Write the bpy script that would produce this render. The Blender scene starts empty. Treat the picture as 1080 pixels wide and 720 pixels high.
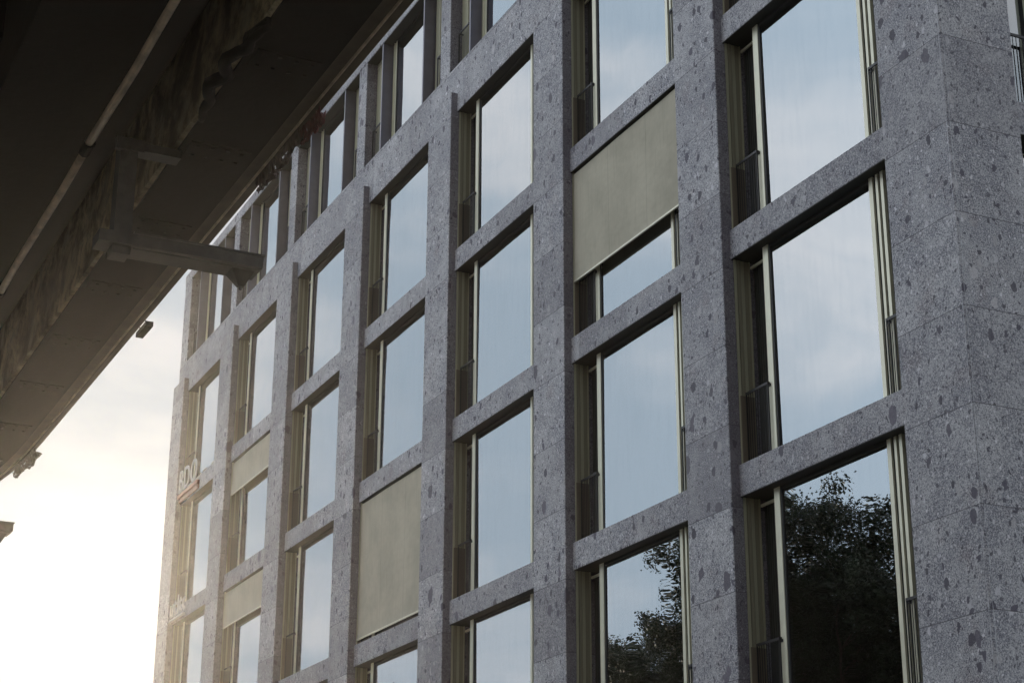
import bpy, bmesh, math, random
from mathutils import Vector, Matrix, noise
R = math.radians
ZO = 18.53                      # height of the row-0 lintel above the ground
scn = bpy.context.scene
COL = scn.collection

# ------------------------------------------------------------------ helpers
def tag(o, label=None, cat=None, group=None, kind=None):
    if label: o['label'] = label
    if cat: o['category'] = cat
    if group: o['group'] = group
    if kind: o['kind'] = kind
    return o

def empty(name, loc=(0, 0, 0), rz=0.0):
    o = bpy.data.objects.new(name, None); COL.objects.link(o)
    o.location = loc; o.rotation_euler = (0, 0, rz); o.empty_display_size = .3
    return o

class MB:
    def __init__(s): s.bm = bmesh.new()
    def box(s, x0, x1, y0, y1, z0, z1, bev=0.0, mi=0):
        vs = [s.bm.verts.new(c) for c in ((x0,y0,z0),(x1,y0,z0),(x1,y1,z0),(x0,y1,z0),(x0,y0,z1),(x1,y0,z1),(x1,y1,z1),(x0,y1,z1))]
        fs = [s.bm.faces.new([vs[i] for i in f]) for f in ((0,3,2,1),(4,5,6,7),(0,1,5,4),(1,2,6,5),(2,3,7,6),(3,0,4,7))]
        for f in fs: f.material_index = mi
        if bev:
            es = list({e for f in fs for e in f.edges})
            bmesh.ops.bevel(s.bm, geom=es, offset=bev, segments=1, affect='EDGES', clamp_overlap=True, material=-1)
        return s
    def prism(s, poly, path, mi=0, closed_caps=True):
        """poly: list of 2-D profile points, path: function(i) -> list of 3-D rings"""
        rings = [[s.bm.verts.new(p) for p in ring] for ring in path]
        n = len(rings[0])
        for a, b in zip(rings[:-1], rings[1:]):
            for i in range(n):
                f = s.bm.faces.new((a[i], a[(i+1) % n], b[(i+1) % n], b[i])); f.material_index = mi
        if closed_caps:
            s.bm.faces.new(rings[0][::-1]); s.bm.faces.new(rings[-1])
        return s
    def tube(s, pts, rad, seg=8, mi=0):
        pts = [Vector(p) for p in pts]; rings = []
        for i, p in enumerate(pts):
            d = (pts[min(i+1, len(pts)-1)] - pts[max(i-1, 0)]).normalized()
            a = d.cross(Vector((0, 0, 1)))
            if a.length < .05: a = d.cross(Vector((0, 1, 0)))
            a.normalize(); b = d.cross(a)
            r = rad[i] if isinstance(rad, (list, tuple)) else rad
            rings.append([p + a*math.cos(t)*r + b*math.sin(t)*r for t in [2*math.pi*k/seg for k in range(seg)]])
        return s.prism(None, rings, mi)
    def build(s, name, mats, parent=None, loc=None, smooth=False):
        bmesh.ops.recalc_face_normals(s.bm, faces=s.bm.faces[:])
        me = bpy.data.meshes.new(name); s.bm.to_mesh(me); s.bm.free()
        for m in (mats if isinstance(mats, (list, tuple)) else [mats]): me.materials.append(m)
        if smooth:
            for p in me.polygons: p.use_smooth = True
        o = bpy.data.objects.new(name, me); COL.objects.link(o)
        if parent: o.parent = parent
        if loc: o.location = loc
        return o

def link_copy(o, parent):
    c = o.copy(); COL.objects.link(c); c.parent = parent
    return c

# ------------------------------------------------------------------ materials
class NT:
    def __init__(s, name):
        s.m = bpy.data.materials.new(name); s.m.use_nodes = True
        s.t = s.m.node_tree; s.b = s.t.nodes['Principled BSDF']; s.o = s.t.nodes['Material Output']
    def n(s, typ, **kw):
        nd = s.t.nodes.new(typ)
        for k, v in kw.items():
            if k.startswith('_'): setattr(nd, k[1:], v)
            else:
                key = int(k[1:]) if k[0] == 'i' and k[1:].isdigit() else k.replace('_', ' ')
                s.set(nd.inputs[key], v)
        return nd
    def set(s, inp, v):
        if isinstance(v, bpy.types.NodeSocket): s.t.links.new(v, inp)
        else: inp.default_value = v
    def math(s, op, a, b=0.0, c=0.0, clamp=False):
        nd = s.t.nodes.new('ShaderNodeMath'); nd.operation = op; nd.use_clamp = clamp
        s.set(nd.inputs[0], a); s.set(nd.inputs[1], b); s.set(nd.inputs[2], c); return nd.outputs[0]
    def mix(s, fac, a, b):
        nd = s.t.nodes.new('ShaderNodeMix'); nd.data_type = 'RGBA'
        s.set(nd.inputs[0], fac); s.set(nd.inputs[6], a); s.set(nd.inputs[7], b); return nd.outputs[2]
    def ramp(s, fac, lo, hi):
        nd = s.t.nodes.new('ShaderNodeMapRange'); nd.interpolation_type = 'SMOOTHSTEP'
        s.set(nd.inputs[0], fac); s.set(nd.inputs[1], lo); s.set(nd.inputs[2], hi); return nd.outputs[0]
    def coords(s): return s.n('ShaderNodeTexCoord').outputs['Object']
    def noise(s, v, scale, detail=3.0, rough=.55, dist=0.0):
        nd = s.n('ShaderNodeTexNoise', Vector=v, Scale=scale, Detail=detail, Roughness=rough, Distortion=dist); return nd

def c3(r, g, b): return (r, g, b, 1.0)

def mat_plain(name, col, rough=.5, metal=0.0, var=.15, vscale=6.0, spec=.5, bump=0.0, streak=False):
    k = NT(name); v = k.coords()
    if streak:
        mp = k.n('ShaderNodeMapping', Vector=v); mp.inputs['Scale'].default_value = (1, 1, .08); v = mp.outputs[0]
    nz = k.noise(v, vscale, 4.0).outputs[0]
    f = k.ramp(nz, .3, .7)
    k.set(k.b.inputs['Base Color'], k.mix(f, c3(*[x*(1-var) for x in col]), c3(*[min(1, x*(1+var)) for x in col])))
    k.set(k.b.inputs['Roughness'], k.math('ADD', k.math('MULTIPLY', nz, .2), rough-.1)); k.b.inputs['Metallic'].default_value = metal
    k.b.inputs['Specular IOR Level'].default_value = spec
    if bump:
        bp = k.n('ShaderNodeBump', Height=k.noise(v, vscale*6, 3.0).outputs[0], Strength=bump, Distance=.01)
        k.set(k.b.inputs['Normal'], bp.outputs[0])
    return k.m

def mat_stone(name='conglomerate_stone', reveal=False):
    """grey-violet conglomerate slabs: fine grain, pale and dark pebbles, a few large dark clasts, thin joints"""
    k = NT(name); v = k.coords()
    sep = k.n('ShaderNodeSeparateXYZ', Vector=v)
    z = sep.outputs[2]; x = sep.outputs[0]
    # slab id from height and from bay -> every slab is cut from another block
    zi = k.math('DIVIDE', k.math('ADD', z, 7.15 + 350.0 - ZO), 3.5/3)
    sid = k.math('FLOOR', zi)
    xi = k.math('FLOOR', k.math('DIVIDE', k.math('ADD', k.math('ADD', x, 5.66), 2.49), 1.6663))
    comb = k.n('ShaderNodeCombineXYZ', X=sid, Y=xi)
    wn = k.n('ShaderNodeTexWhiteNoise', Vector=comb.outputs[0], _noise_dimensions='3D')
    off = k.n('ShaderNodeVectorMath', _operation='MULTIPLY_ADD'); k.set(off.inputs[0], wn.outputs['Color']); off.inputs[1].default_value = (37, 23, 31); k.set(off.inputs[2], v)
    p = off.outputs[0]
    # warp a little so that clasts are angular, not round
    wz = k.noise(p, 9.0, 2.0); wv = k.n('ShaderNodeVectorMath', _operation='MULTIPLY_ADD')
    k.set(wv.inputs[0], wz.outputs['Color']); wv.inputs[1].default_value = (.11, .11, .11); k.set(wv.inputs[2], p); pw = wv.outputs[0]
    big = k.ramp(k.noise(p, 1.3, 5.0, .6).outputs[0], .35, .68)
    base = k.mix(big, c3(.29, .302, .345), c3(.50, .51, .54))
    tone = k.n('ShaderNodeTexWhiteNoise', Vector=comb.outputs[0], _noise_dimensions='3D').outputs['Value']
    warm = k.ramp(k.noise(p, 2.2, 3.0, .6).outputs[0], .52, .72)
    base = k.mix(k.math('MULTIPLY', warm, .55), base, c3(.25, .215, .225))
    mid = k.ramp(k.noise(p, 7.0, 6.0, .75).outputs[0], .45, .62)
    base = k.mix(k.math('MULTIPLY', mid, .45), base, c3(.15, .153, .185))
    # fine grain
    g = k.noise(p, 55.0, 3.0, .75).outputs[0]
    base = k.mix(k.math('MULTIPLY', k.ramp(g, .52, .60), .9), base, c3(.66, .66, .68))
    base = k.mix(k.math('MULTIPLY', k.ramp(g, .47, .39), .8), base, c3(.06, .06, .085))
    def clasts(base, scale, thr, dist, col, amt, stretch=(1, 1, .7)):
        mp = k.n('ShaderNodeMapping', Vector=pw); mp.inputs['Scale'].default_value = stretch
        mp.inputs['Rotation'].default_value = (0.3, .2, .5)
        vo = k.n('ShaderNodeTexVoronoi', Vector=mp.outputs[0], Scale=scale)
        sc = k.n('ShaderNodeSeparateColor', Color=vo.outputs['Color'])
        sel = k.math('GREATER_THAN', sc.outputs[0], thr)
        d = k.ramp(vo.outputs['Distance'], k.math('MULTIPLY_ADD', sc.outputs[1], dist*.7, dist*.45), k.math('MULTIPLY_ADD', sc.outputs[1], dist*.7, dist*.35))
        f = k.math('MULTIPLY', k.math('MULTIPLY', sel, d), amt)
        c = k.mix(sc.outputs[2], c3(*[q*.75 for q in col]), c3(*[q*1.3 for q in col]))
        return k.mix(f, base, c)
    base = clasts(base, 26.0, .70, .38, (.68, .68, .72), .75)
    base = clasts(base, 18.0, .76, .40, (.07, .067, .09), .85)
    base = clasts(base, 12.0, .88, .40, (.60, .60, .64), .7)
    base = clasts(base, 6.0, .93, .38, (.52, .51, .53), .6)
    base = clasts(base, 8.0, .86, .42, (.068, .062, .09), .9)
    base = clasts(base, 3.8, .925, .38, (.10, .09, .125), .85)
    # tone of the slab
    base = k.mix(k.math('MULTIPLY', tone, .42), base, c3(.15, .145, .165))
    # joints (horizontal, 5 mm, dirty) : dark line with pale mortar smears
    fr = k.math('FRACT', zi)
    dj = k.math('MULTIPLY', k.math('MINIMUM', fr, k.math('SUBTRACT', 1.0, fr)), 3.5/3)
    nor = k.n('ShaderNodeNewGeometry').outputs['Normal']
    jn = k.noise(v, 6.0, 3.0).outputs[0]
    jw = k.math('MULTIPLY_ADD', jn, .010, .001)
    j = k.math('LESS_THAN', dj, jw)
    base = k.mix(k.math('MULTIPLY', j, .7), base, c3(.06, .058, .07))
    # rain stains, downward streaks
    mp = k.n('ShaderNodeMapping', Vector=v); mp.inputs['Scale'].default_value = (1, 1, .12)
    st = k.ramp(k.noise(mp.outputs[0], 5.0, 4.0, .6).outputs[0], .56, .78)
    base = k.mix(k.math('MULTIPLY', st, .3), base, c3(.33, .33, .35))
    if reveal: base = k.mix(.62, base, c3(.085, .068, .085))      # reveal faces: same stone mixed towards a dark purple
    k.set(k.b.inputs['Base Color'], base)
    k.set(k.b.inputs['Roughness'], k.math('MULTIPLY_ADD', g, .3, .5))
    k.b.inputs['Specular IOR Level'].default_value = .35
    h = k.math('SUBTRACT', g, k.math('MULTIPLY', j, 1.5))
    bp = k.n('ShaderNodeBump', Height=h, Strength=.45, Distance=.006); k.set(k.b.inputs['Normal'], bp.outputs[0])
    return k.m

def mat_glass(name, refl, tint=(.88, .92, .92)):
    """sun-control glazing: clear tinted body with a strong neutral coating, slightly wavy"""
    k = NT(name); v = k.coords(); k.t.nodes.remove(k.b)
    bp = k.n('ShaderNodeBump', Height=k.noise(v, .9, 1.0).outputs[0], Strength=.22, Distance=.02)
    mp = k.n('ShaderNodeMapping', Vector=v); mp.inputs['Scale'].default_value = (6, 6, .8)
    st = k.ramp(k.noise(mp.outputs[0], 1.6, 5.0, .65).outputs[0], .42, .72)
    oi = k.n('ShaderNodeObjectInfo'); pv_ = k.math('MULTIPLY', oi.outputs['Random'], .35)
    gc = k.mix(k.math('ADD', k.math('MULTIPLY', st, .2), pv_), c3(.86, .90, .93), c3(.68, .75, .80))
    gl = k.n('ShaderNodeBsdfGlossy', Color=gc, Roughness=0.0); k.set(gl.inputs['Normal'], bp.outputs[0])
    tr = k.n('ShaderNodeBsdfTransparent', Color=c3(*tint))
    fr = k.n('ShaderNodeFresnel', IOR=1.5)
    f = k.math('ADD', k.math('MULTIPLY', fr.outputs[0], 1.0), refl, clamp=True)
    mx = k.n('ShaderNodeMixShader', i0=f, i1=tr.outputs[0], i2=gl.outputs[0])
    k.set(k.o.inputs['Surface'], mx.outputs[0]); return k.m

def mat_mesh(name, col, alpha):
    k = NT(name); k.t.nodes.remove(k.b); v = k.coords()
    df = k.n('ShaderNodeBsdfPrincipled', Roughness=.45); df.inputs['Base Color'].default_value = c3(*col)
    tr = k.n('ShaderNodeBsdfTransparent')
    mx = k.n('ShaderNodeMixShader', i0=alpha, i1=tr.outputs[0], i2=df.outputs[0])
    k.set(k.o.inputs['Surface'], mx.outputs[0]); return k.m

def mat_curtain():
    k = NT('curtain_cloth'); k.t.nodes.remove(k.b); v = k.coords()
    d = k.n('ShaderNodeBsdfDiffuse', Color=c3(.86, .87, .88)); tl = k.n('ShaderNodeBsdfTranslucent', Color=c3(.6, .6, .6))
    m1 = k.n('ShaderNodeMixShader', i0=.35, i1=d.outputs[0], i2=tl.outputs[0])
    tr = k.n('ShaderNodeBsdfTransparent'); m2 = k.n('ShaderNodeMixShader', i0=.25, i1=m1.outputs[0], i2=tr.outputs[0])
    k.set(k.o.inputs['Surface'], m2.outputs[0]); return k.m

def mat_overpass_concrete():
    k = NT('stained_concrete'); v = k.coords()
    a = k.ramp(k.noise(v, 1.6, 6.0, .65, .6).outputs[0], .38, .66)
    base = k.mix(a, c3(.12, .085, .045), c3(.62, .52, .30))
    b = k.ramp(k.noise(v, 6.0, 6.0, .7, .3).outputs[0], .45, .62)
    base = k.mix(k.math('MULTIPLY', b, .65), base, c3(.08, .055, .035))
    mp = k.n('ShaderNodeMapping', Vector=v); mp.inputs['Scale'].default_value = (1.4, 1.4, 1.2)
    st = k.ramp(k.noise(mp.outputs[0], 2.2, 5.0, .65).outputs[0], .5, .7)
    base = k.mix(k.math('MULTIPLY', st, .5), base, c3(.55, .50, .34))
    k.set(k.b.inputs['Base Color'], base); k.b.inputs['Roughness'].default_value = .9
    bp = k.n('ShaderNodeBump', Height=k.noise(v, 20, 4.0).outputs[0], Strength=.4, Distance=.02); k.set(k.b.inputs['Normal'], bp.outputs[0])
    return k.m

STONE = mat_stone()
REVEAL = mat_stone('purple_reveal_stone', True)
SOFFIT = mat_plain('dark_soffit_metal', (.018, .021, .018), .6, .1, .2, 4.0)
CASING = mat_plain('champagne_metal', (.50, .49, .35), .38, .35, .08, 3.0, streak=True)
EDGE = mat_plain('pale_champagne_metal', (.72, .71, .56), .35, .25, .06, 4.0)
CASING2 = mat_plain('mid_bronze_metal', (.33, .31, .22), .42, .35, .10, 3.0, streak=True)  # darker bronze for alternate strips of the reveal lining
DARKM = mat_plain('ribbed_dark_metal', (.022, .025, .022), .5, .2, .2, 5.0)
RIB = mat_plain('ribbed_olive_metal', (.22, .21, .15), .45, .3, .15, 5.0)
BLACK = mat_plain('black_gasket', (.012, .013, .014), .6, 0, .2)
RAIL = mat_plain('black_rail_paint', (.02, .02, .022), .4, .2, .2)
MESH = mat_mesh('bronze_mesh', (.045, .035, .028), .55)
FIN = mat_plain('anodised_grey_fin', (.15, .145, .18), .4, .5, .08, 4.0)
def mat_blind():
    k = NT('beige_blind_cloth'); v = k.coords(); sp = k.n('ShaderNodeSeparateXYZ', Vector=v)
    a = k.ramp(k.noise(v, 1.4, 4.0, .6).outputs[0], .3, .7)
    base = k.mix(a, c3(.43, .41, .33), c3(.52, .495, .40))
    mp = k.n('ShaderNodeMapping', Vector=v); mp.inputs['Scale'].default_value = (9, 9, .5)
    st = k.ramp(k.noise(mp.outputs[0], 3.0, 4.0, .6).outputs[0], .5, .75)
    base = k.mix(k.math('MULTIPLY', st, .22), base, c3(.28, .265, .20))
    fr = k.math('FRACT', k.math('MULTIPLY', sp.outputs[0], 1/1.27))
    seam = k.math('LESS_THAN', fr, .009); base = k.mix(k.math('MULTIPLY', seam, .4), base, c3(.2, .19, .15))
    k.set(k.b.inputs['Base Color'], base); k.b.inputs['Roughness'].default_value = .85; k.b.inputs['Specular IOR Level'].default_value = .15
    wv = k.n('ShaderNodeTexNoise', Vector=v, Scale=3.0, Detail=2.0)
    bp = k.n('ShaderNodeBump', Height=wv.outputs[0], Strength=.5, Distance=.03); k.set(k.b.inputs['Normal'], bp.outputs[0])
    return k.m
BLIND = mat_blind()
GLASS = mat_glass('coated_glass', .37)
CURT = mat_curtain()
WALLI = mat_plain('interior_plaster', (.42, .42, .40), .9, 0, .05)
CEIL = mat_plain('ceiling_plaster', (.6, .6, .58), .9, 0, .04)
ROOF = mat_plain('roof_membrane', (.16, .16, .16), .9, 0, .15)
LETTER = mat_plain('white_sign_paint', (.80, .78, .76), .35, 0, .04)
SIGNB = mat_plain('reddish_sign_bar', (.42, .22, .15), .5, .1, .1)
OCONC = mat_overpass_concrete()
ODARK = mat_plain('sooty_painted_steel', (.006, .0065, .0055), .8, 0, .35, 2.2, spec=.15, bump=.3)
OEDGE = mat_plain('weathered_edge_steel', (.09, .07, .045), .6, .2, .3, 5.0)
OARM = mat_plain('grey_zinc_steel', (.05, .05, .047), .5, .5, .3, 9.0, bump=.3)
PIPE = mat_plain('tan_painted_pipe', (.50, .40, .27), .5, .1, .3, 6.0)

WORN = mat_plain('worn_pale_stone', (.62, .65, .70), .8, 0, .4, 14.0, bump=.4)
# ------------------------------------------------------------------ building
P, W, W0, D, H = 4.9975, 1.167, 1.250, .1435, 3.5
def xr(i): return 0.0 if i == 0 else -W0 - (i*P - W)
def xl(i): return -W0 if i == 0 else -W0 - i*P
NB = 7
XL = xl(NB)                          # far (left) end of the facade
DEP = 13.0                           # depth of the building
BH = .45                             # lintel height
OW = P - W
ZB = ZO - 5*H + .0                   # foot of the lowest windows row is above this
bld = empty('office_building', (0, 0, 0))
tag(bld, 'grey-violet stone office building with deep grid of windows between projecting stone piers', 'office building')
random.seed(5)

def stone(name, *boxes):
    m = MB()
    for b in boxes: m.box(*b, bev=.012)
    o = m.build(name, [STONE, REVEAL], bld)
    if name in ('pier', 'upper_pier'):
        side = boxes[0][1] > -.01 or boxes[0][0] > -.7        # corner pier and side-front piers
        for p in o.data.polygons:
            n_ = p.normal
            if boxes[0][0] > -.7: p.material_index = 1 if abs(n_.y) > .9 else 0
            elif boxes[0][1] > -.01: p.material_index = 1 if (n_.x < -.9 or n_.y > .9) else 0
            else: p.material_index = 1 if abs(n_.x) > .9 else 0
    return o

# piers of the street front
for i in range(NB+1):
    x0, x1 = xl(i), xr(i)
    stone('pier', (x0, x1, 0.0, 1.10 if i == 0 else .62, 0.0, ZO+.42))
arr = MB(); zz = 0.0
while zz < ZO+.40:                      # mitred corner arris in short worn lengths
    z2 = min(zz + 3.5/3, ZO+.41); w_ = random.uniform(.018, .045)
    r1 = [(-w_, -.003, 0), (.003, w_, 0), (-.02, .02, 0)]
    arr.prism(None, [[(a_, b_, zz+.006) for a_, b_, _ in r1], [(a_*.8, b_*.8, z2-.006) for a_, b_, _ in r1]]); zz = z2
arr.build('corner_arris', WORN, bld)
# lintel beams of the street front
for kk in range(1, 6):
    for b in range(NB):
        z = ZO - kk*H
        m = MB(); m.box(xr(b+1)-.02, xl(b)+.02, D, .60, z, z+BH, bev=.008)
        m.build('lintel', STONE, bld)
# base wall
stone('plinth', (XL+.05, -W0+.02, D-.02, .6, 0.0, ZO-5*H))
# cornice band below the top storey (front + side)
stone('band', (XL, -D, D, .60, ZO, ZO+1.09))
ZT0, ZT1 = ZO+1.09, ZO+3.80
# piers of the side front
sy = [1.10 + n*P for n in range(3)]
for n in range(3):
    y0 = sy[n] + OW if n < 2 else None
    if n < 2: stone('pier', (-.62, 0.0, y0, y0+W if n == 0 else DEP, 0.0, ZO+.42))
for kk in range(1, 6):
    for n in range(2):
        z = ZO - kk*H
        m = MB(); m.box(-.60, -D, sy[n]-.02, sy[n]+OW+.02, z, z+BH, bev=.008)
        m.build('lintel', STONE, bld)
stone('plinth', (-.60, -D+.02, 1.0, DEP-.1, 0.0, ZO-5*H))
stone('band', (-.62, -D, D+.002, DEP, ZO-.001, ZO+1.088))
# end wall, back wall
stone('end_wall', (XL+.03, XL+.4, .62, DEP, 0.0, ZO+3.8))
stone('back_wall', (XL+.4, -.62, DEP-.4, DEP-.01, 0.0, ZO+3.8))
# top storey piers
for i in range(NB+1):
    if i == 0: a, b_ = -W0+.22, -D-.002
    elif i == NB: a, b_ = XL+.002, xr(i)-.44
    else: a, b_ = xr(i)-.95, xr(i)-.44
    stone('upper_pier', (a, b_, D+.002, .60 if i else 1.1, ZT0-.01, ZT1+.01))
stone('upper_pier', (-.60, -D-.002, sy[0]+OW, sy[0]+OW+W, ZT0-.01, ZT1+.01))
stone('upper_pier', (-.60, -D-.002, sy[1]+OW, DEP-.05, ZT0-.01, ZT1+.01))
# parapet
stone('parapet', (XL-.01, -D+.01, D-.01, .60, ZT1, ZT1+.30))
stone('parapet', (-.60, -D+.008, .60, DEP, ZT1+.001, ZT1+.299))
m = MB(); m.box(XL+.05, -.5, .5, DEP-.02, ZT1+.02, ZT1+.20); m.build('roof', ROOF, bld)
# slabs, inner partitions
for kk in range(0, 6):
    z = ZO - kk*H
    m = MB(); m.box(XL+.4, -.62, .61, DEP-.4, z+.02, z+.40); m.build('floor_slab', CEIL, bld)
m = MB(); m.box(XL+.4, -.62, .61, DEP-.4, ZO+1.0, ZO+1.07); m.build('floor_slab', CEIL, bld)
m = MB(); m.box(XL+.4, -5.2, 4.6, 4.75, 0.1, ZT1); m.build('corridor_wall', WALLI, bld); m = MB(); m.box(-5.2, -5.05, 1.5, DEP-.5, .1, ZT1); m.build('corridor_wall', WALLI, bld)
for i in range(2, NB):
    m = MB(); m.box(xr(i)-W*.5-.05, xr(i)-W*.5+.05, .62, 4.6, .1, ZT1); m.build('partition_wall', WALLI, bld)

# ---- window (local: x 0..OW from the far reveal, y depth, z 0..-3.05 from the lintel)
WH = H - BH
def ribbed(m, x0, x1, y, z0, z1, n):
    w = (x1-x0)/n
    for i in range(n):
        m.box(x0+i*w+.15*w, x0+(i+1)*w-.15*w, y, y+.03, z0, z1)
    m.box(x0, x1, y+.03, y+.045, z0, z1)
def win_meshes(ow, wh):
    r = []
    m = MB()      # projecting frame box of the large pane, sill, head, leaf frame
    G0, G1 = .745, 3.06
    zt, zb = -.002, -wh
    m.box(.575, .705, .31, .36, zb, zt)                  # flat stile left of the pane
    m.box(G1+.015, 3.15, .312, .36, zb, zt)              # three slim profiles right of the pane
    m.box(3.215, 3.262, .312, .36, zb, zt)
    m.box(3.315, 3.372, .312, .36, zb, zt)
    m.box(.035, .575, .445, .47, zt-.115, zt-.075)       # top rail of narrow leaf
    m.box(.035, .575, .445, .52, zb, zb+.03)
    m.box(3.372, ow-.035, .445, .47, zt-.115, zt-.075)
    m.box(.705, G1, .40, .43, zb, zb+.012)
    r.append(('window', m, EDGE))
    m = MB()      # gasket / glazing rebate
    m.box(.705, G0, .322, .37, zb, zt); m.box(G1, G1+.015, .325, .37, zb, zt)
    m.box(G0, G1, .325, .37, zt-.045, zt); m.box(G0, G1, .33, .37, zb, zb+.02)
    m.box(3.15, 3.215, .34, .37, zb, zt); m.box(3.262, 3.315, .34, .37, zb, zt)
    m.box(.575, .60, .36, .58, zb, zt)
    m.box(3.35, 3.372, .36, .58, zb, zt)
    r.append(('gasket', m, BLACK))
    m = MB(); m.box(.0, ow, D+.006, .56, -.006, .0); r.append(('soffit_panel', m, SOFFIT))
    m = MB(); m.box(G0, G1, .34, .352, zb+.02, zt-.04); r.append(('pane', m, GLASS))
    m = MB(); ribbed(m, .035, .575, .50, zb+.03, zt-.115, 10); m.box(.01, .575, .547, .56, zb, zt); r.append(('vent_leaf', m, DARKM))
    m = MB(); ribbed(m, 3.372, ow-.035, .50, zb+.03, zt-.115, 8); m.box(3.372, ow-.01, .547, .56, zb, zt); r.append(('vent_leaf', m, DARKM))
    zr = -wh + 1.03
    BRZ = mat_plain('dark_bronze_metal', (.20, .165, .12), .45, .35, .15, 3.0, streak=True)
    for xo, s in ((0, 1), (ow, -1)):
        m = MB()
        def bb(a, b, *t): m.box(min(xo+s*a, xo+s*b), max(xo+s*a, xo+s*b), *t)
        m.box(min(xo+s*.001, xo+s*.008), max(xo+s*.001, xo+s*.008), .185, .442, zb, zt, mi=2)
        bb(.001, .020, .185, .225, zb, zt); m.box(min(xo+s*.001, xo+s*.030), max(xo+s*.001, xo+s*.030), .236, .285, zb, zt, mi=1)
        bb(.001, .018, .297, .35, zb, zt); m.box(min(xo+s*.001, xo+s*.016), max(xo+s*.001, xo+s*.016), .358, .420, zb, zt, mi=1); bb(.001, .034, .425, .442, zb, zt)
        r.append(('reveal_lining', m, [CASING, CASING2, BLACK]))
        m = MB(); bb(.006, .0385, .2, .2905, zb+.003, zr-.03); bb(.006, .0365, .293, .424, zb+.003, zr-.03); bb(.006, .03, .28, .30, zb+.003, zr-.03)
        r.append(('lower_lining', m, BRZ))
    for x0, x1 in ((.05, .60), (3.28, ow-.05)):          # balustrades
        m = MB()
        m.box(x0, x1, .268, .290, zr-.02, zr+.016); m.box(x0, x0+.014, .27, .286, zb+.01, zr); m.box(x1-.014, x1, .27, .286, zb+.01, zr)
        xe = x1-.02 if x0 < 1 else x0
        m.box(xe, xe+.02, .290, .315, zr-.02, zr+.016); m.box(xe-.005, xe+.05, .296, .311, zr-.05, zr-.012)
        n = int((x1-x0)/.05)
        for i in range(1, n): m.box(x0+i*(x1-x0)/n, x0+i*(x1-x0)/n+.008, .274, .282, zb+.03, zr-.02)
        m.box(x0, x1, .272, .284, zb+.03, zb+.045)
        r.append(('balustrade', m, RAIL))
    return r
def top_meshes():
    ow, wh = P - .51, ZT1 - ZT0
    zt, zb = -.002, -wh; r = []
    m = MB(); m.box(1.27, 1.31, .38, .43, zb, zt); m.box(1.31, 3.43, .43, .45, zb, zb+.012)
    m.box(.30, .325, .395, .44, zb, zt); m.box(.62, .645, .395, .44, zb, zt); m.box(1.15, 1.17, .375, .43, zb, zt)
    m.box(3.80, 3.825, .395, .44, zb, zt); m.box(4.10, 4.125, .395, .44, zb, zt)
    m.box(.02, .97, .40, .43, zt-.14, zt-.10); r.append(('window', m, EDGE))
    m = MB(); m.box(1.31, 1.335, .385, .43, zb, zt); m.box(3.42, 3.46, .385, .43, zb, zt); m.box(1.335, 3.42, .385, .43, zt-.035, zt)
    m.box(1.335, 3.42, .39, .43, zb, zb+.02); r.append(('gasket', m, BLACK))
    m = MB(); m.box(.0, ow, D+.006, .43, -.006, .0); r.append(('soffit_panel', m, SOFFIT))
    m = MB(); m.box(1.335, 3.42, .40, .412, zb+.02, zt-.03); r.append(('pane', m, GLASS))
    m = MB(); ribbed(m, .0, .97, .44, zb+.03, zt, 14); r.append(('vent_leaf', m, RIB))
    m = MB(); ribbed(m, 3.56, ow, .44, zb+.03, zt, 14); r.append(('vent_leaf', m, RIB))
    m = MB(); m.box(1.045, 1.15, .40, .43, zb, zt); m.box(1.17, 1.27, .395, .43, zb, zt); r.append(('cladding_panel', m, CASING))
    m = MB(); m.box(.03, .27, .40, .43, zb, zt); r.append(('reveal_lining', m, CASING))
    m = MB(); m.box(ow-.27, ow-.03, .40, .43, zb, zt); r.append(('reveal_lining', m, CASING))
    m = MB(); m.box(.66, .92, .40, .43, zb, zt); r.append(('cladding_panel', m, CASING))
    m = MB(); m.box(3.60, 3.78, .40, .43, zb, zt); r.append(('cladding_panel', m, CASING))
    m = MB(); m.box(3.86, 4.08, .405, .43, zb, zt); r.append(('cladding_panel', m, CASING))
    m = MB(); m.box(.98, 1.04, .15, .50, zb, zt); r.append(('fin', m, FIN))
    m = MB(); m.box(3.47, 3.53, .15, .50, zb, zt); r.append(('fin', m, FIN))
    zr = -wh + .90
    for a, b in ((.10, .62), (3.95, 4.42)):
        m = MB()
        m.box(a, b, .288, .312, zr-.018, zr+.018); m.box(a, a+.018, .29, .31, zb+.01, zr); m.box(a, a+.02, .31, .40, zr-.018, zr+.018)
        m.box(a, b, .294, .306, zb+.03, zb+.045)
        for i in range(1, int((b-a)/.055)): m.box(a+i*.055, a+i*.055+.008, .296, .304, zb+.03, zr)
        r.append(('balustrade', m, RAIL))
    return r
def curtain_mesh(seed, x0, x1, z0):
    rnd = random.Random(seed); bm = bmesh.new(); n = int((x1-x0)/.02)
    prev = None; ph = rnd.random()*9
    for i in range(n+1):
        x = x0 + (x1-x0)*i/n
        y = .62 + .035*math.sin(x*38+ph+1.2*math.sin(x*5+ph)) + .02*math.sin(x*17+ph*2)
        a = bm.verts.new((x, y, -.02)); b = bm.verts.new((x+.01*math.sin(x*9), y+.02*math.sin(x*23+ph), z0))
        if prev: bm.faces.new((prev[0], a, b, prev[1]))
        prev = (a, b)
    me = bpy.data.meshes.new('curtain'); bm.to_mesh(me); bm.free(); me.materials.append(CURT)
    for p in me.polygons: p.use_smooth = True
    return me
def mesh_of(name, mb, mat):
    o = mb.build(name, mat); me = o.data; bpy.data.objects.remove(o); return me
WM = [(k, mesh_of(k, m, t)) for k, m, t in win_meshes(OW, WH)]
TM = [(k, mesh_of(k, m, t)) for k, m, t in top_meshes()]
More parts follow.
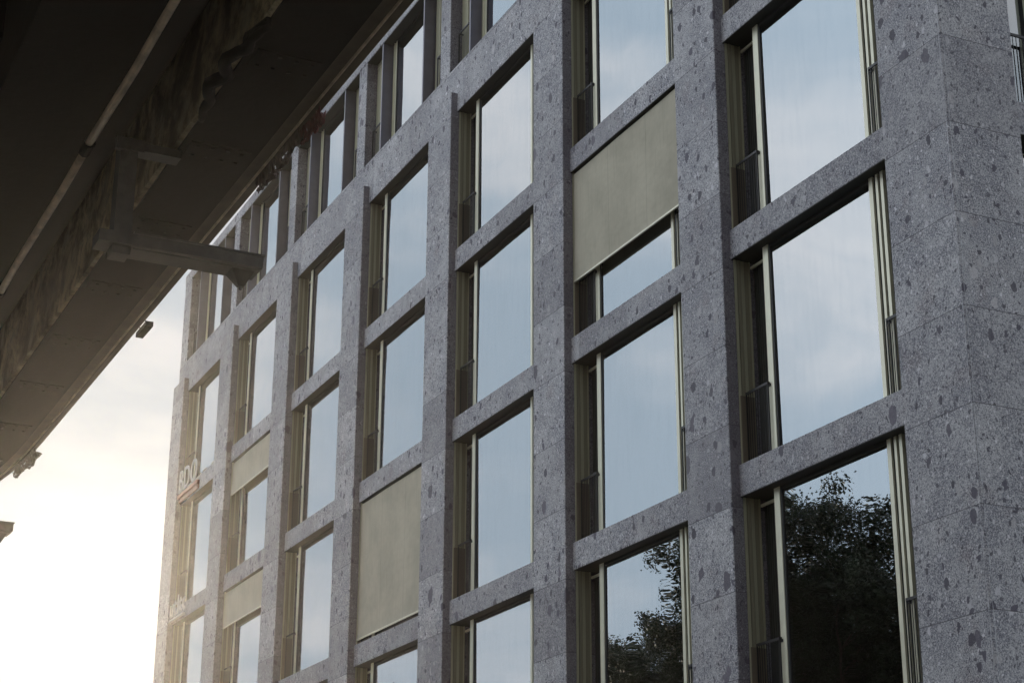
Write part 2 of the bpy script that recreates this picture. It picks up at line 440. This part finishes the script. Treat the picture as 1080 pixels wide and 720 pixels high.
CURTS = [curtain_mesh(s, a, b, -WH+.03) for s, a, b in ((1, .72, 3.05), (2, .72, 1.6), (3, 1.8, 3.05), (4, .72, 1.3), (5, .72, 2.4))]

_m = MB(); _m.box(.02, .575, .40, .41, -WH+.01, -.12); SIDEP = mesh_of('side_pane', _m, GLASS)
def blind(drop, parent):
    m = MB(); x0, x1 = .03, OW-.03; n = 14
    vs = []
    for i in range(n+1):
        z = -.045 - (drop-.045)*i/n
        vs.append([m.bm.verts.new((x0 + (x1-x0)*j/10, .195 + .004*math.sin(j*1.1+i*.3), z)) for j in range(11)])
    for a, b in zip(vs[:-1], vs[1:]):
        for j in range(10): m.bm.faces.new((a[j], a[j+1], b[j+1], b[j])) 
    m.box(x0, x1, .199, .203, -drop, -.05)
    o = m.build('blind', BLIND, parent, smooth=False)
    return o
def blind_bar(drop, parent):
    m = MB(); m.box(.03, OW-.03, .183, .213, -drop-.03, -drop+.006, bev=.004); return m.build('blind_bar', EDGE, parent)

def window(loc, rz, curt=None, drop=None, top=False, tilt=0.0, side=False):
    M = TM if top else WM
    w = bpy.data.objects.new('window', M[0][1]); COL.objects.link(w); w.parent = bld
    w.location = loc; w.rotation_euler = (0, 0, rz)
    for k, me in M[1:]:
        if side and k == 'vent_leaf':
            k = 'side_pane'; me = SIDEP if me.vertices[0].co.x < 1 else me
            if me is not SIDEP: k = 'vent_leaf'
        o = bpy.data.objects.new(k, me); COL.objects.link(o); o.parent = w
        if k == 'pane': o.rotation_euler = (tilt*.35, 0, tilt*.12)
    if curt is not None:
        o = bpy.data.objects.new('curtain', CURTS[curt]); COL.objects.link(o); o.parent = w
    if drop: blind(drop, w); blind_bar(drop, w)
    return w

rnd = random.Random(11)
drops = {(1, 1): 2.03, (3, 2): 2.93, (5, 1): .90, (5, 2): .95}
cur = {(0, 2): None, (0, 1): None, (1, 2): 0, (1, 0): 3, (1, 1): 1, (2, 1): 2, (2, 2): 4, (2, 0): None, (0, 3): None, (1, 3): None, (2, 3): None, (3, 3): 3}
for b in range(NB):
    for k in range(0, 5):
        c = cur[(b, k)] if (b, k) in cur else rnd.choice([None, 0, 1, 2, 4])
        window((xr(b+1), 0, ZO-k*H), 0, c, drops.get((b, k)), tilt=rnd.uniform(-.014, .014))
    window((xr(b+1)-.44, 0, ZT1), 0, top=True, tilt=rnd.uniform(-.004, .004))
for n in range(2):
    for k in range(0, 5):
        window((0, sy[n], ZO-k*H), R(90), rnd.choice([None, 0, 1]), tilt=rnd.uniform(-.014, .014), side=True)
    # top storey of the side front
    window((0, sy[n]-.3, ZT1), R(90), top=True)

# drip of pale window sill stones: thin copings on the lintels are part of the lintel mesh; the room behind one pane
t = empty('white_board', (-3.25, .80, ZO-10.05))
tag(t, 'pale square board standing in the room behind the large pane beside the corner pier', 'white board')
m = MB(); m.box(-.62, .62, 0, .04, .35, 1.35, bev=.01); m.build('panel', LETTER, t)
m = MB(); m.box(-.5, -.46, 0, .04, 0, .35); m.box(.46, .5, 0, .04, 0, .35); m.box(-.52, -.44, -.25, .3, 0, .03); m.box(.44, .52, -.25, .3, 0, .03); m.build('stand', OARM, t)

# ---- signs
def text_obj(name, txt, size, depth, mat, parent):
    cu = bpy.data.curves.new(name, 'FONT'); cu.body = txt; cu.size = size; cu.extrude = depth; cu.offset = 0.0; cu.space_character = 1.12
    to = bpy.data.objects.new(name+'_t', cu); COL.objects.link(to)
    dg = bpy.context.evaluated_depsgraph_get(); me = bpy.data.meshes.new_from_object(to.evaluated_get(dg))
    bpy.data.objects.remove(to); me.materials.clear(); me.materials.append(mat)
    o = bpy.data.objects.new(name, me); COL.objects.link(o); o.parent = parent; o.rotation_euler = (R(90), 0, 0); return o
s1 = empty('wall_sign', (-35.10, .06, ZO-3.36))
tag(s1, 'white capital letters BDO on a reddish bar above the lintel of the far bay', 'sign', 'letter signs on the far bay')
SGN = mat_plain('grey_white_sign_paint', (.55, .54, .53), .45, 0, .05)
o = text_obj('lettering', 'BDO', .96, .014, SGN, s1); o.location = (.02, 0, .19)
o.scale = (.90, 1, 1)
m = MB(); m.box(-.02, 2.03, -.02, .07, .03, .15, bev=.01); m.box(0, 2.0, .03, .078, -.09, .03); m.build('sign_bar', SIGNB, s1)
s2 = empty('wall_sign', (-35.12, .06, ZO-6.98))
tag(s2, 'pale slender lettering on a thin bar, lower sign on the far bay', 'sign', 'letter signs on the far bay')
o = text_obj('lettering', 'utltc', .80, .012, SGN, s2); o.location = (.02, 0, .16)
m = MB(); m.box(0, 1.45, -.01, .07, .04, .11, bev=.01); m.build('sign_bar', SGN, s2)

# ------------------------------------------------------------------ overpass
CAM = Vector((15.14276, -12.80746, ZO-16.93194))
Dh = Vector((-.99992, -.012476, 0)); Nh = Vector((-.012476, .99992, 0))
def OP(t, u, z):
    bend = -.03*max(0, t-20.3)**2 * (1 if t < 32 else 1)
    return CAM + Dh*t + Nh*(u+bend) + Vector((0, 0, z))
TS = [-16 + i*1.0 for i in range(0, 36)] + [20.3 + i*.5 for i in range(0, 20)] + [31 + i*1.5 for i in range(8)]
ov = empty('overpass', (CAM.x, CAM.y-.5, 0)); 
tag(ov, 'dark sooty steel and concrete overpass seen from below beside the office building', 'overpass')
inv = Vector(ov.location)
def sweep(name, prof, mat, ts=TS, closed=True):
    m = MB(); m.prism(None, [[OP(t, u, z)-inv for u, z in prof] for t in ts]); return m.build(name, mat, ov)
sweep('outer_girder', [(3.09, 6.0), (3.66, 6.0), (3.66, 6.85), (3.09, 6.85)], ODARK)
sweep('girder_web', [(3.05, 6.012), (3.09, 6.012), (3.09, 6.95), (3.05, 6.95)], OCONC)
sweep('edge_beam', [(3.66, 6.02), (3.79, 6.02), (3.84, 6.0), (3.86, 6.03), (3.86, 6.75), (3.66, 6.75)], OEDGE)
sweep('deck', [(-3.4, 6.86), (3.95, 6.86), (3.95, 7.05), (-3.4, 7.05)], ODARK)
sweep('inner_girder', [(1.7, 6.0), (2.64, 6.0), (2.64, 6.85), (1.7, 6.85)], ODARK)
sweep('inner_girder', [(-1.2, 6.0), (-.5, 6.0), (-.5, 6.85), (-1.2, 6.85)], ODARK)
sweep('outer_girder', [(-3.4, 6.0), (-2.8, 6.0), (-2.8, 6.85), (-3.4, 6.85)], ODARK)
# conduit along the edge and tan pipe under the inner girder, in lengths with couplers
m = MB(); m.tube([OP(t, 3.755, 5.985)-inv for t in TS], .012, 6); m.build('conduit', PIPE, ov, smooth=True)
m = MB()
tt = -14.0
cuts = [-14, -9, -4, 1, 5.6, 8.9, 12.28, 15.6, 19.0, 22.3, 26]
for a, b in zip(cuts[:-1], cuts[1:]):
    n = max(2, int((b-a)*1.5)); m.tube([OP(a+.06+(b-a-.12)*i/n, 2.44+.006*math.sin(i*1.7+a), 5.93)-inv for i in range(n+1)], .031, 10)
m.build('pipe', PIPE, ov, smooth=True)
for a in cuts[1:-1]:
    m = MB(); m.tube([OP(a-.09, 2.44, 5.93)-inv, OP(a+.09, 2.44, 5.93)-inv], .044, 10)
    p = OP(a, 2.44, 5.96)-inv; m.box(p.x-.02, p.x+.02, p.y-.02, p.y+.02, p.z, p.z+.06)
    m.build('pipe_coupler', ODARK, ov)
# hanging frames: post, top bar, long arm with a pointed drop
for t0 in (12.2, 21.3):
    def opb(m, t1, t2, u1, u2, z1, z2, taper=None):
        vs = []
        for z in (z1, z2):
            for t, u in ((t1, u1), (t2, u1), (t2, u2), (t1, u2)): vs.append(OP(t, u, z)-inv)
        v = [m.bm.verts.new(q) for q in vs]
        for f in ((0, 1, 2, 3), (7, 6, 5, 4), (0, 4, 5, 1), (1, 5, 6, 2), (2, 6, 7, 3), (3, 7, 4, 0)): m.bm.faces.new([v[i] for i in f])
    m = MB()
    opb(m, t0-.06, t0+.10, 2.66, 2.79, 5.08, 6.0)
    opb(m, t0-.05, t0+.09, 2.79, 3.12, 5.93, 5.998)
    opb(m, t0-.09, t0-.04, 2.62, 2.83, 5.90, 5.999)
    opb(m, t0-.10, t0+.12, 2.55, 3.79, 5.145, 5.235)
    opb(m, t0-.11, t0+.13, 2.8, 3.80, 5.235, 5.25)
    opb(m, t0-.09, t0+.11, 2.8, 3.77, 5.118, 5.13)
    # pointed drop below the end
    ring1 = [OP(t0+a, 3.66+b, 5.13)-inv for a, b in ((-.08, -.11), (.1, -.11), (.1, .08), (-.08, .08))]
    ring2 = [OP(t0+.01+a*.25, 3.66+b*.25, 5.01)-inv for a, b in ((-.08, -.11), (.1, -.11), (.1, .08), (-.08, .08))]
    m.prism(None, [ring1, ring2]); m.tube([OP(t0+.01, 3.655, 5.02)-inv, OP(t0+.01, 3.655, 4.985)-inv], .014, 6)
    m.build('hanging_frame', OARM, ov)
# bolted splice plates under the outer girder and cross ribs under the deck
for i in range(18):
    t = 4.2 + i*1.55
    m = MB()
    v = [OP(*q)-inv for q in ((t, 3.14, 5.999), (t+.26, 3.14, 5.999), (t+.26, 3.60, 5.999), (t, 3.60, 5.999))]
    m.prism(None, [v, [q-Vector((0, 0, .012)) for q in v]])
    for du in (.06, .17, .29, .40):
        for dt_ in (.05, .21):
            p = OP(t+dt_, 3.14+du, 5.987)-inv; m.box(p.x-.014, p.x+.014, p.y-.014, p.y+.014, p.z-.014, p.z)
    m.build('splice_plate', ODARK, ov)
    v = [OP(*q)-inv for q in ((t, -.5, 6.5), (t+.12, -.5, 6.5), (t+.12, 1.7, 6.5), (t, 1.7, 6.5))]
    m = MB(); m.prism(None, [v, [q+Vector((0, 0, .36)) for q in v]]); m.build('cross_rib', ODARK, ov)
# plate outside the edge, on two thin stays
m = MB()
v = [OP(*q)-inv for q in ((16.78, 4.075, 6.3), (17.17, 4.075, 6.3), (17.17, 4.15, 6.3), (16.78, 4.15, 6.3))]
m.prism(None, [v, [q+Vector((0, 0, .05)) for q in v]])
for t in (16.86, 17.08): m.tube([OP(t, 3.86, 6.70)-inv, OP(t, 4.10, 6.36)-inv], .008, 5)
m.build('edge_plate', ODARK, ov)
# lumpy cable bundle tied to the lower edge of the outer girder
m = MB(); rr = random.Random(3)
for s in range(5):
    n = 26; pts = []; rad = []
    for i in range(n+1):
        t = 10.0 + 1.5*i/n; f = math.sin(math.pi*i/n)
        pts.append(OP(t, 3.08 - .085*f*abs(math.sin(i*.42+s*.2)) - .02*s*f*.5, 5.99 - .015*s + .02*rr.random())-inv); rad.append(.02+.02*f+.008*rr.random())
    m.tube(pts, rad, 7)
m.build('cable_bundle', ODARK, ov, smooth=True)
# guard rail on top (unseen from the street below, seen from a step away)
m = MB()
for z in (7.5, 8.0): m.tube([OP(t, 3.8, z)-inv for t in TS], .025, 6)
for i in range(0, 48): p = OP(-15+i*1.0, 3.8, 7.05)-inv; m.box(p.x-.02, p.x+.02, p.y-.02, p.y+.02, p.z, p.z+.95)
m.build('guard_rail', OARM, ov)
for t, u in ((-7, -.85), (31, -1.0)):
    p = OP(t, u, 0)-inv; zc = CAM.z
    m = MB(); m.box(p.x-.5, p.x+.5, p.y-.6, p.y+.6, -.0-0, zc+5.6, bev=.05); m.box(p.x-.45, p.x+.45, p.y-2.6, p.y+3.4, zc+5.55, zc+5.99, bev=.05); m.build('support_column', OCONC, ov)

# torn rust-red netting caught on the outer edge
def rag(name, t0, t1, u, z, wid, seed, mat):
    bm = bmesh.new(); rr = random.Random(seed); n, mm = 34, 9; g = []
    for i in range(n+1):
        row = []
        for j in range(mm+1):
            a = j/mm; t = t0+(t1-t0)*i/n
            w_ = wid*(.45+.55*abs(noise.noise(Vector((i*.33, seed, 0))))*1.8)
            p = OP(t + .03*noise.noise(Vector((i*.5, j*.5, 3))), u + w_*a*.9, z - .10*math.sin(a*3.0)-.05*noise.noise(Vector((i*.9, j*.6, seed))) )
            row.append(bm.verts.new(p))
        g.append(row)
    for i in range(n):
        for j in range(mm):
            if rr.random() < .80 - .25*(j/mm): bm.faces.new((g[i][j], g[i+1][j], g[i+1][j+1], g[i][j+1]))
    for v in [v for v in bm.verts if not v.link_faces]: bm.verts.remove(v)
    me = bpy.data.meshes.new(name); bm.to_mesh(me); bm.free(); me.materials.append(mat)
    o = bpy.data.objects.new(name, me); COL.objects.link(o)
    s = o.modifiers.new('s', 'SOLIDIFY'); s.thickness = .008
    return o
REDC = mat_plain('rust_red_cloth', (.11, .03, .03), .85, 0, .4, 20.0)
DRKC = mat_plain('dark_brown_cloth', (.06, .04, .035), .85, 0, .4, 20.0)
o = rag('netting', 10.98, 11.45, 3.80, 5.985, .10, 2, REDC); tag(o, 'tattered rust-red netting caught on the outer edge of the overpass', 'netting')
o = rag('netting', 11.35, 12.35, 3.76, 5.975, .13, 7, DRKC); tag(o, 'dark brown torn netting hanging below the rust-red scrap on the overpass edge', 'netting')
o = rag('netting', 20.5, 21.6, 3.80, 5.99, .16, 4, DRKC); tag(o, 'small dark scrap of netting at the far bend of the overpass edge', 'netting')

# ------------------------------------------------------------------ trees (seen mirrored in the panes)
BARK = mat_plain('bark', (.09, .07, .055), .9, 0, .3, 8.0, bump=.5)
LEAF = mat_plain('leaf', (.028, .042, .018), .6, 0, .45, 1.5)
def tree(x, y, h, cr, seed, label, dens=1.0):
    rr = random.Random(seed); root = empty('tree', (x, y, 0)); tag(root, label, 'tree', 'trees across the street')
    m = MB(); tips = []
    def limb(p, d, L, r, lev):
        pts = [p.copy()]; rad = [r]; n = 5
        for i in range(n):
            d = (d + Vector((rr.uniform(-.2, .2), rr.uniform(-.2, .2), rr.uniform(-.03, .14)))).normalized()
            p = p + d*L/n; pts.append(p.copy()); rad.append(r*(1-.62*(i+1)/n))
            if lev < 3 and i >= 1:
                for q in range(2 if lev else 3):
                    a = rr.uniform(0, 6.28); s = Vector((math.cos(a), math.sin(a), rr.uniform(.15, .7))).normalized()
                    limb(p, (d*.35+s).normalized(), L*rr.uniform(.42, .62), rad[-1]*.6, lev+1)
        m.tube(pts, rad, 6 if lev < 2 else 4); tips.append((p, lev))
        if lev >= 2: tips.append((pts[3], lev))
    limb(Vector((0, 0, 0)), Vector((0, 0, 1)), h*.62, h*.018, 0)
    m.build('trunk', BARK, root, smooth=True)
    bm = bmesh.new()
    for p, lev in tips:
        if lev < 2: continue
        cl = rr.uniform(.45, .95)*cr
        for _ in range(int(400*dens)):
            c = p + Vector([max(-1.6*q_, min(1.6*q_, rr.gauss(0, q_))) for q_ in (.42, .42, .30)])*cl
            a = Vector((rr.uniform(-1, 1), rr.uniform(-1, 1), rr.uniform(-.4, .4))).normalized()*rr.uniform(.038, .078)
            b = a.cross(Vector((rr.uniform(-1, 1), rr.uniform(-1, 1), rr.uniform(-1, 1))).normalized())
            if b.length < .02: continue
            b = b.normalized()*a.length*.6
            vs = [bm.verts.new(c-a), bm.verts.new(c+b), bm.verts.new(c+a), bm.verts.new(c-b)]
            bm.faces.new(vs)
    me = bpy.data.meshes.new('crown'); bm.to_mesh(me); bm.free(); me.materials.append(LEAF)
    o = bpy.data.objects.new('crown', me); COL.objects.link(o); o.parent = root
TREES = [(-31.8, -23, 15.6, 1.15, 1, 'tallest dark leafy tree mirrored at the right of the lowest pane by the corner pier', 1.0),
         (-44.3, -25, 15.8, 1.1, 2, 'leafy tree mirrored at the left of the lowest pane by the corner pier', 1.0),
         (-37.2, -24, 11.6, 1.3, 6, 'low bushy tree mirrored between two taller ones in the lowest pane by the corner', 1.0),
         (-51.6, -24.5, 15.6, 1.1, 4, 'leafy tree mirrored in the lowest pane of the second bay from the corner', 1.0),
         (-66.5, -25, 13.4, 1.1, 5, 'treetop mirrored at the foot of the third bay from the corner', 1.0)]
for a in TREES: tree(*a)

# unseen brick block added behind the camera to shade the near end of the facade
nb = empty('shading_block', (16, -27, 0)); tag(nb, 'dark brick block added out of view behind the viewer to shade the corner end of the facade', 'building')
BRK = mat_plain('dark_brick', (.12, .075, .06), .85, 0, .3, 12.0, bump=.3)
m = MB(); m.box(-23, 26, -13, 0, 0, 27); m.box(-23.2, 26.2, -13.2, .2, 27, 27.5); m.build('wall', BRK, nb)
wm = MB(); wm.box(-.75, .75, -.02, .06, 0, 1.9); wme = mesh_of('window', wm, EDGE)
pm = MB(); pm.box(-.66, .66, .061, .075, .09, 1.81); pme = mesh_of('pane', pm, GLASS)
for fl in range(7):
    for c_ in range(13):
        a_ = bpy.data.objects.new('window', wme); COL.objects.link(a_); a_.parent = nb; a_.location = (-20.5+c_*3.7, 0, 2.0+fl*3.5)
        b_ = bpy.data.objects.new('pane', pme); COL.objects.link(b_); b_.parent = a_
# ------------------------------------------------------------------ ground
ASPH = mat_plain('asphalt', (.05, .05, .052), .9, 0, .25, 3.0, bump=.4)
PAVE = mat_plain('paving', (.075, .075, .07), .85, 0, .15, 1.2, bump=.2)
GRND = mat_plain('ground_soil', (.05, .05, .04), .95, 0, .3, .05)
m = MB(); m.box(-1500, 1500, -1500, 1500, -1.0, -.13); o = m.build('ground', GRND); tag(o, kind='structure')
m = MB(); m.box(-300, 300, -18.0, -6.0, -.129, -.12); o = m.build('road', ASPH); tag(o, kind='structure')
m = MB(); m.box(-300, 300, -5.85, 40, -.129, -.004); o = m.build('pavement', PAVE); tag(o, kind='structure'); m = MB(); m.box(-300, 300, -30, -18.15, -.129, -.004); o = m.build('pavement', PAVE); tag(o, kind='structure')
m = MB(); KG = mat_plain('kerb_granite', (.3, .3, .3), .8); m.box(-300, 300, -6.0, -5.85, -.129, .0, bev=.01); o = m.build('kerb', KG); tag(o, kind='structure'); m = MB(); m.box(-300, 300, -18.15, -18.0, -.129, .0, bev=.01); o = m.build('kerb', KG); tag(o, kind='structure')

# ------------------------------------------------------------------ light
SUN = Vector((-.96098, .20055, .19053)); EL = math.asin(SUN.z)
wd = bpy.data.worlds.new('World'); scn.world = wd; wd.use_nodes = True
nt = wd.node_tree; nt.nodes.clear()
def nn(t, **k):
    n = nt.nodes.new(t)
    for a, b in k.items(): setattr(n, a, b)
    return n
out = nn('ShaderNodeOutputWorld'); bg = nn('ShaderNodeBackground'); bg.inputs[1].default_value = .10
sky = nn('ShaderNodeTexSky', sky_type='NISHITA', sun_disc=False, sun_elevation=EL, sun_rotation=math.atan2(SUN.x, SUN.y), dust_density=2.5, air_density=1.2)
tc = nn('ShaderNodeTexCoord'); mp = nn('ShaderNodeMapping'); mp.inputs['Scale'].default_value = (1, 1, 2.6)
nz = nn('ShaderNodeTexNoise'); nz.inputs['Scale'].default_value = 3.4; nz.inputs['Detail'].default_value = 5; nz.inputs['Roughness'].default_value = .5; nz.inputs['Distortion'].default_value = .35
L = nt.links.new
L(tc.outputs['Generated'], mp.inputs[0]); L(mp.outputs[0], nz.inputs['Vector'])
mr = nn('ShaderNodeMapRange', interpolation_type='SMOOTHSTEP'); mr.inputs[1].default_value = .40; mr.inputs[2].default_value = .62
L(nz.outputs[0], mr.inputs[0])
# cloud brightness grows towards the low sun (thin cloud in front of it)
dt = nn('ShaderNodeVectorMath', operation='DOT_PRODUCT'); dt.inputs[1].default_value = SUN; L(tc.outputs['Generated'], dt.inputs[0])
mga = nn('ShaderNodeMapRange'); mga.inputs[1].default_value = -.8; mga.inputs[2].default_value = .45; mga.inputs[3].default_value = 2.8; mga.inputs[4].default_value = 9.8
mgb = nn('ShaderNodeMapRange'); mgb.inputs[1].default_value = .65; mgb.inputs[2].default_value = .97; mgb.inputs[3].default_value = 1.0; mgb.inputs[4].default_value = .41
L(dt.outputs['Value'], mga.inputs[0]); L(dt.outputs['Value'], mgb.inputs[0])
mg = nn('ShaderNodeMath', operation='MULTIPLY'); L(mga.outputs[0], mg.inputs[0]); L(mgb.outputs[0], mg.inputs[1])
cl = nn('ShaderNodeMix', data_type='RGBA'); cl.inputs[6].default_value = (.60, .71, .82, 1); cl.inputs[7].default_value = (1.0, 1.0, 1.03, 1); L(mr.outputs[0], cl.inputs[0])
vm = nn('ShaderNodeVectorMath', operation='SCALE'); L(cl.outputs[2], vm.inputs[0]); L(mg.outputs[0], vm.inputs['Scale'])
mx = nn('ShaderNodeMix', data_type='RGBA'); mx.inputs[0].default_value = .993; L(sky.outputs[0], mx.inputs[6]); L(vm.outputs[0], mx.inputs[7])
L(mx.outputs[2], bg.inputs[0]); L(bg.outputs[0], out.inputs[0])
sl = bpy.data.lights.new('sun', 'SUN'); sl.energy = 3.6; sl.angle = R(.6); sl.color = (1, .86, .66)
so = bpy.data.objects.new('sun', sl); COL.objects.link(so); so.rotation_euler = (-SUN).to_track_quat('-Z', 'Y').to_euler(); so.location = (0, 0, 60)

# haze
HAZE = True
if HAZE:
    hm = bpy.data.materials.new('haze'); hm.use_nodes = True; t_ = hm.node_tree; t_.nodes.clear()
    ho = t_.nodes.new('ShaderNodeOutputMaterial'); pv = t_.nodes.new('ShaderNodeVolumePrincipled')
    pv.inputs['Color'].default_value = (1, .93, .84, 1); pv.inputs['Density'].default_value = .00022; pv.inputs['Anisotropy'].default_value = .86
    t_.links.new(pv.outputs[0], ho.inputs['Volume'])
    m = MB(); m.box(-75, 40, -40, 40, -2.0, ZO+4.6); o = m.build('haze', hm); tag(o, kind='stuff')

# ------------------------------------------------------------------ camera
cam = bpy.data.cameras.new('camera'); co = bpy.data.objects.new('camera', cam); COL.objects.link(co)
yaw, pit, rol = R(-64.828830), R(20.009100), R(.234083)
F = Vector((math.sin(yaw)*math.cos(pit), math.cos(yaw)*math.cos(pit), math.sin(pit)))
Rv = Vector((math.cos(yaw), -math.sin(yaw), 0)); U = Rv.cross(F)
R2 = Rv*math.cos(rol) + U*math.sin(rol); U2 = -Rv*math.sin(rol) + U*math.cos(rol)
co.matrix_world = Matrix(((R2.x, U2.x, -F.x, CAM.x), (R2.y, U2.y, -F.y, CAM.y), (R2.z, U2.z, -F.z, CAM.z), (0, 0, 0, 1)))
cam.lens = 63.3751; cam.sensor_width = 36; cam.clip_end = 5000; cam.clip_start = .1
scn.camera = co
scn.view_settings.view_transform = 'Standard'; scn.view_settings.look = 'None'
scn.view_settings.exposure = .80; scn.view_settings.gamma = 1.0
scn.render.engine = 'CYCLES'
scn.cycles.max_bounces = 8; scn.cycles.transparent_max_bounces = 16; scn.cycles.volume_bounces = 0
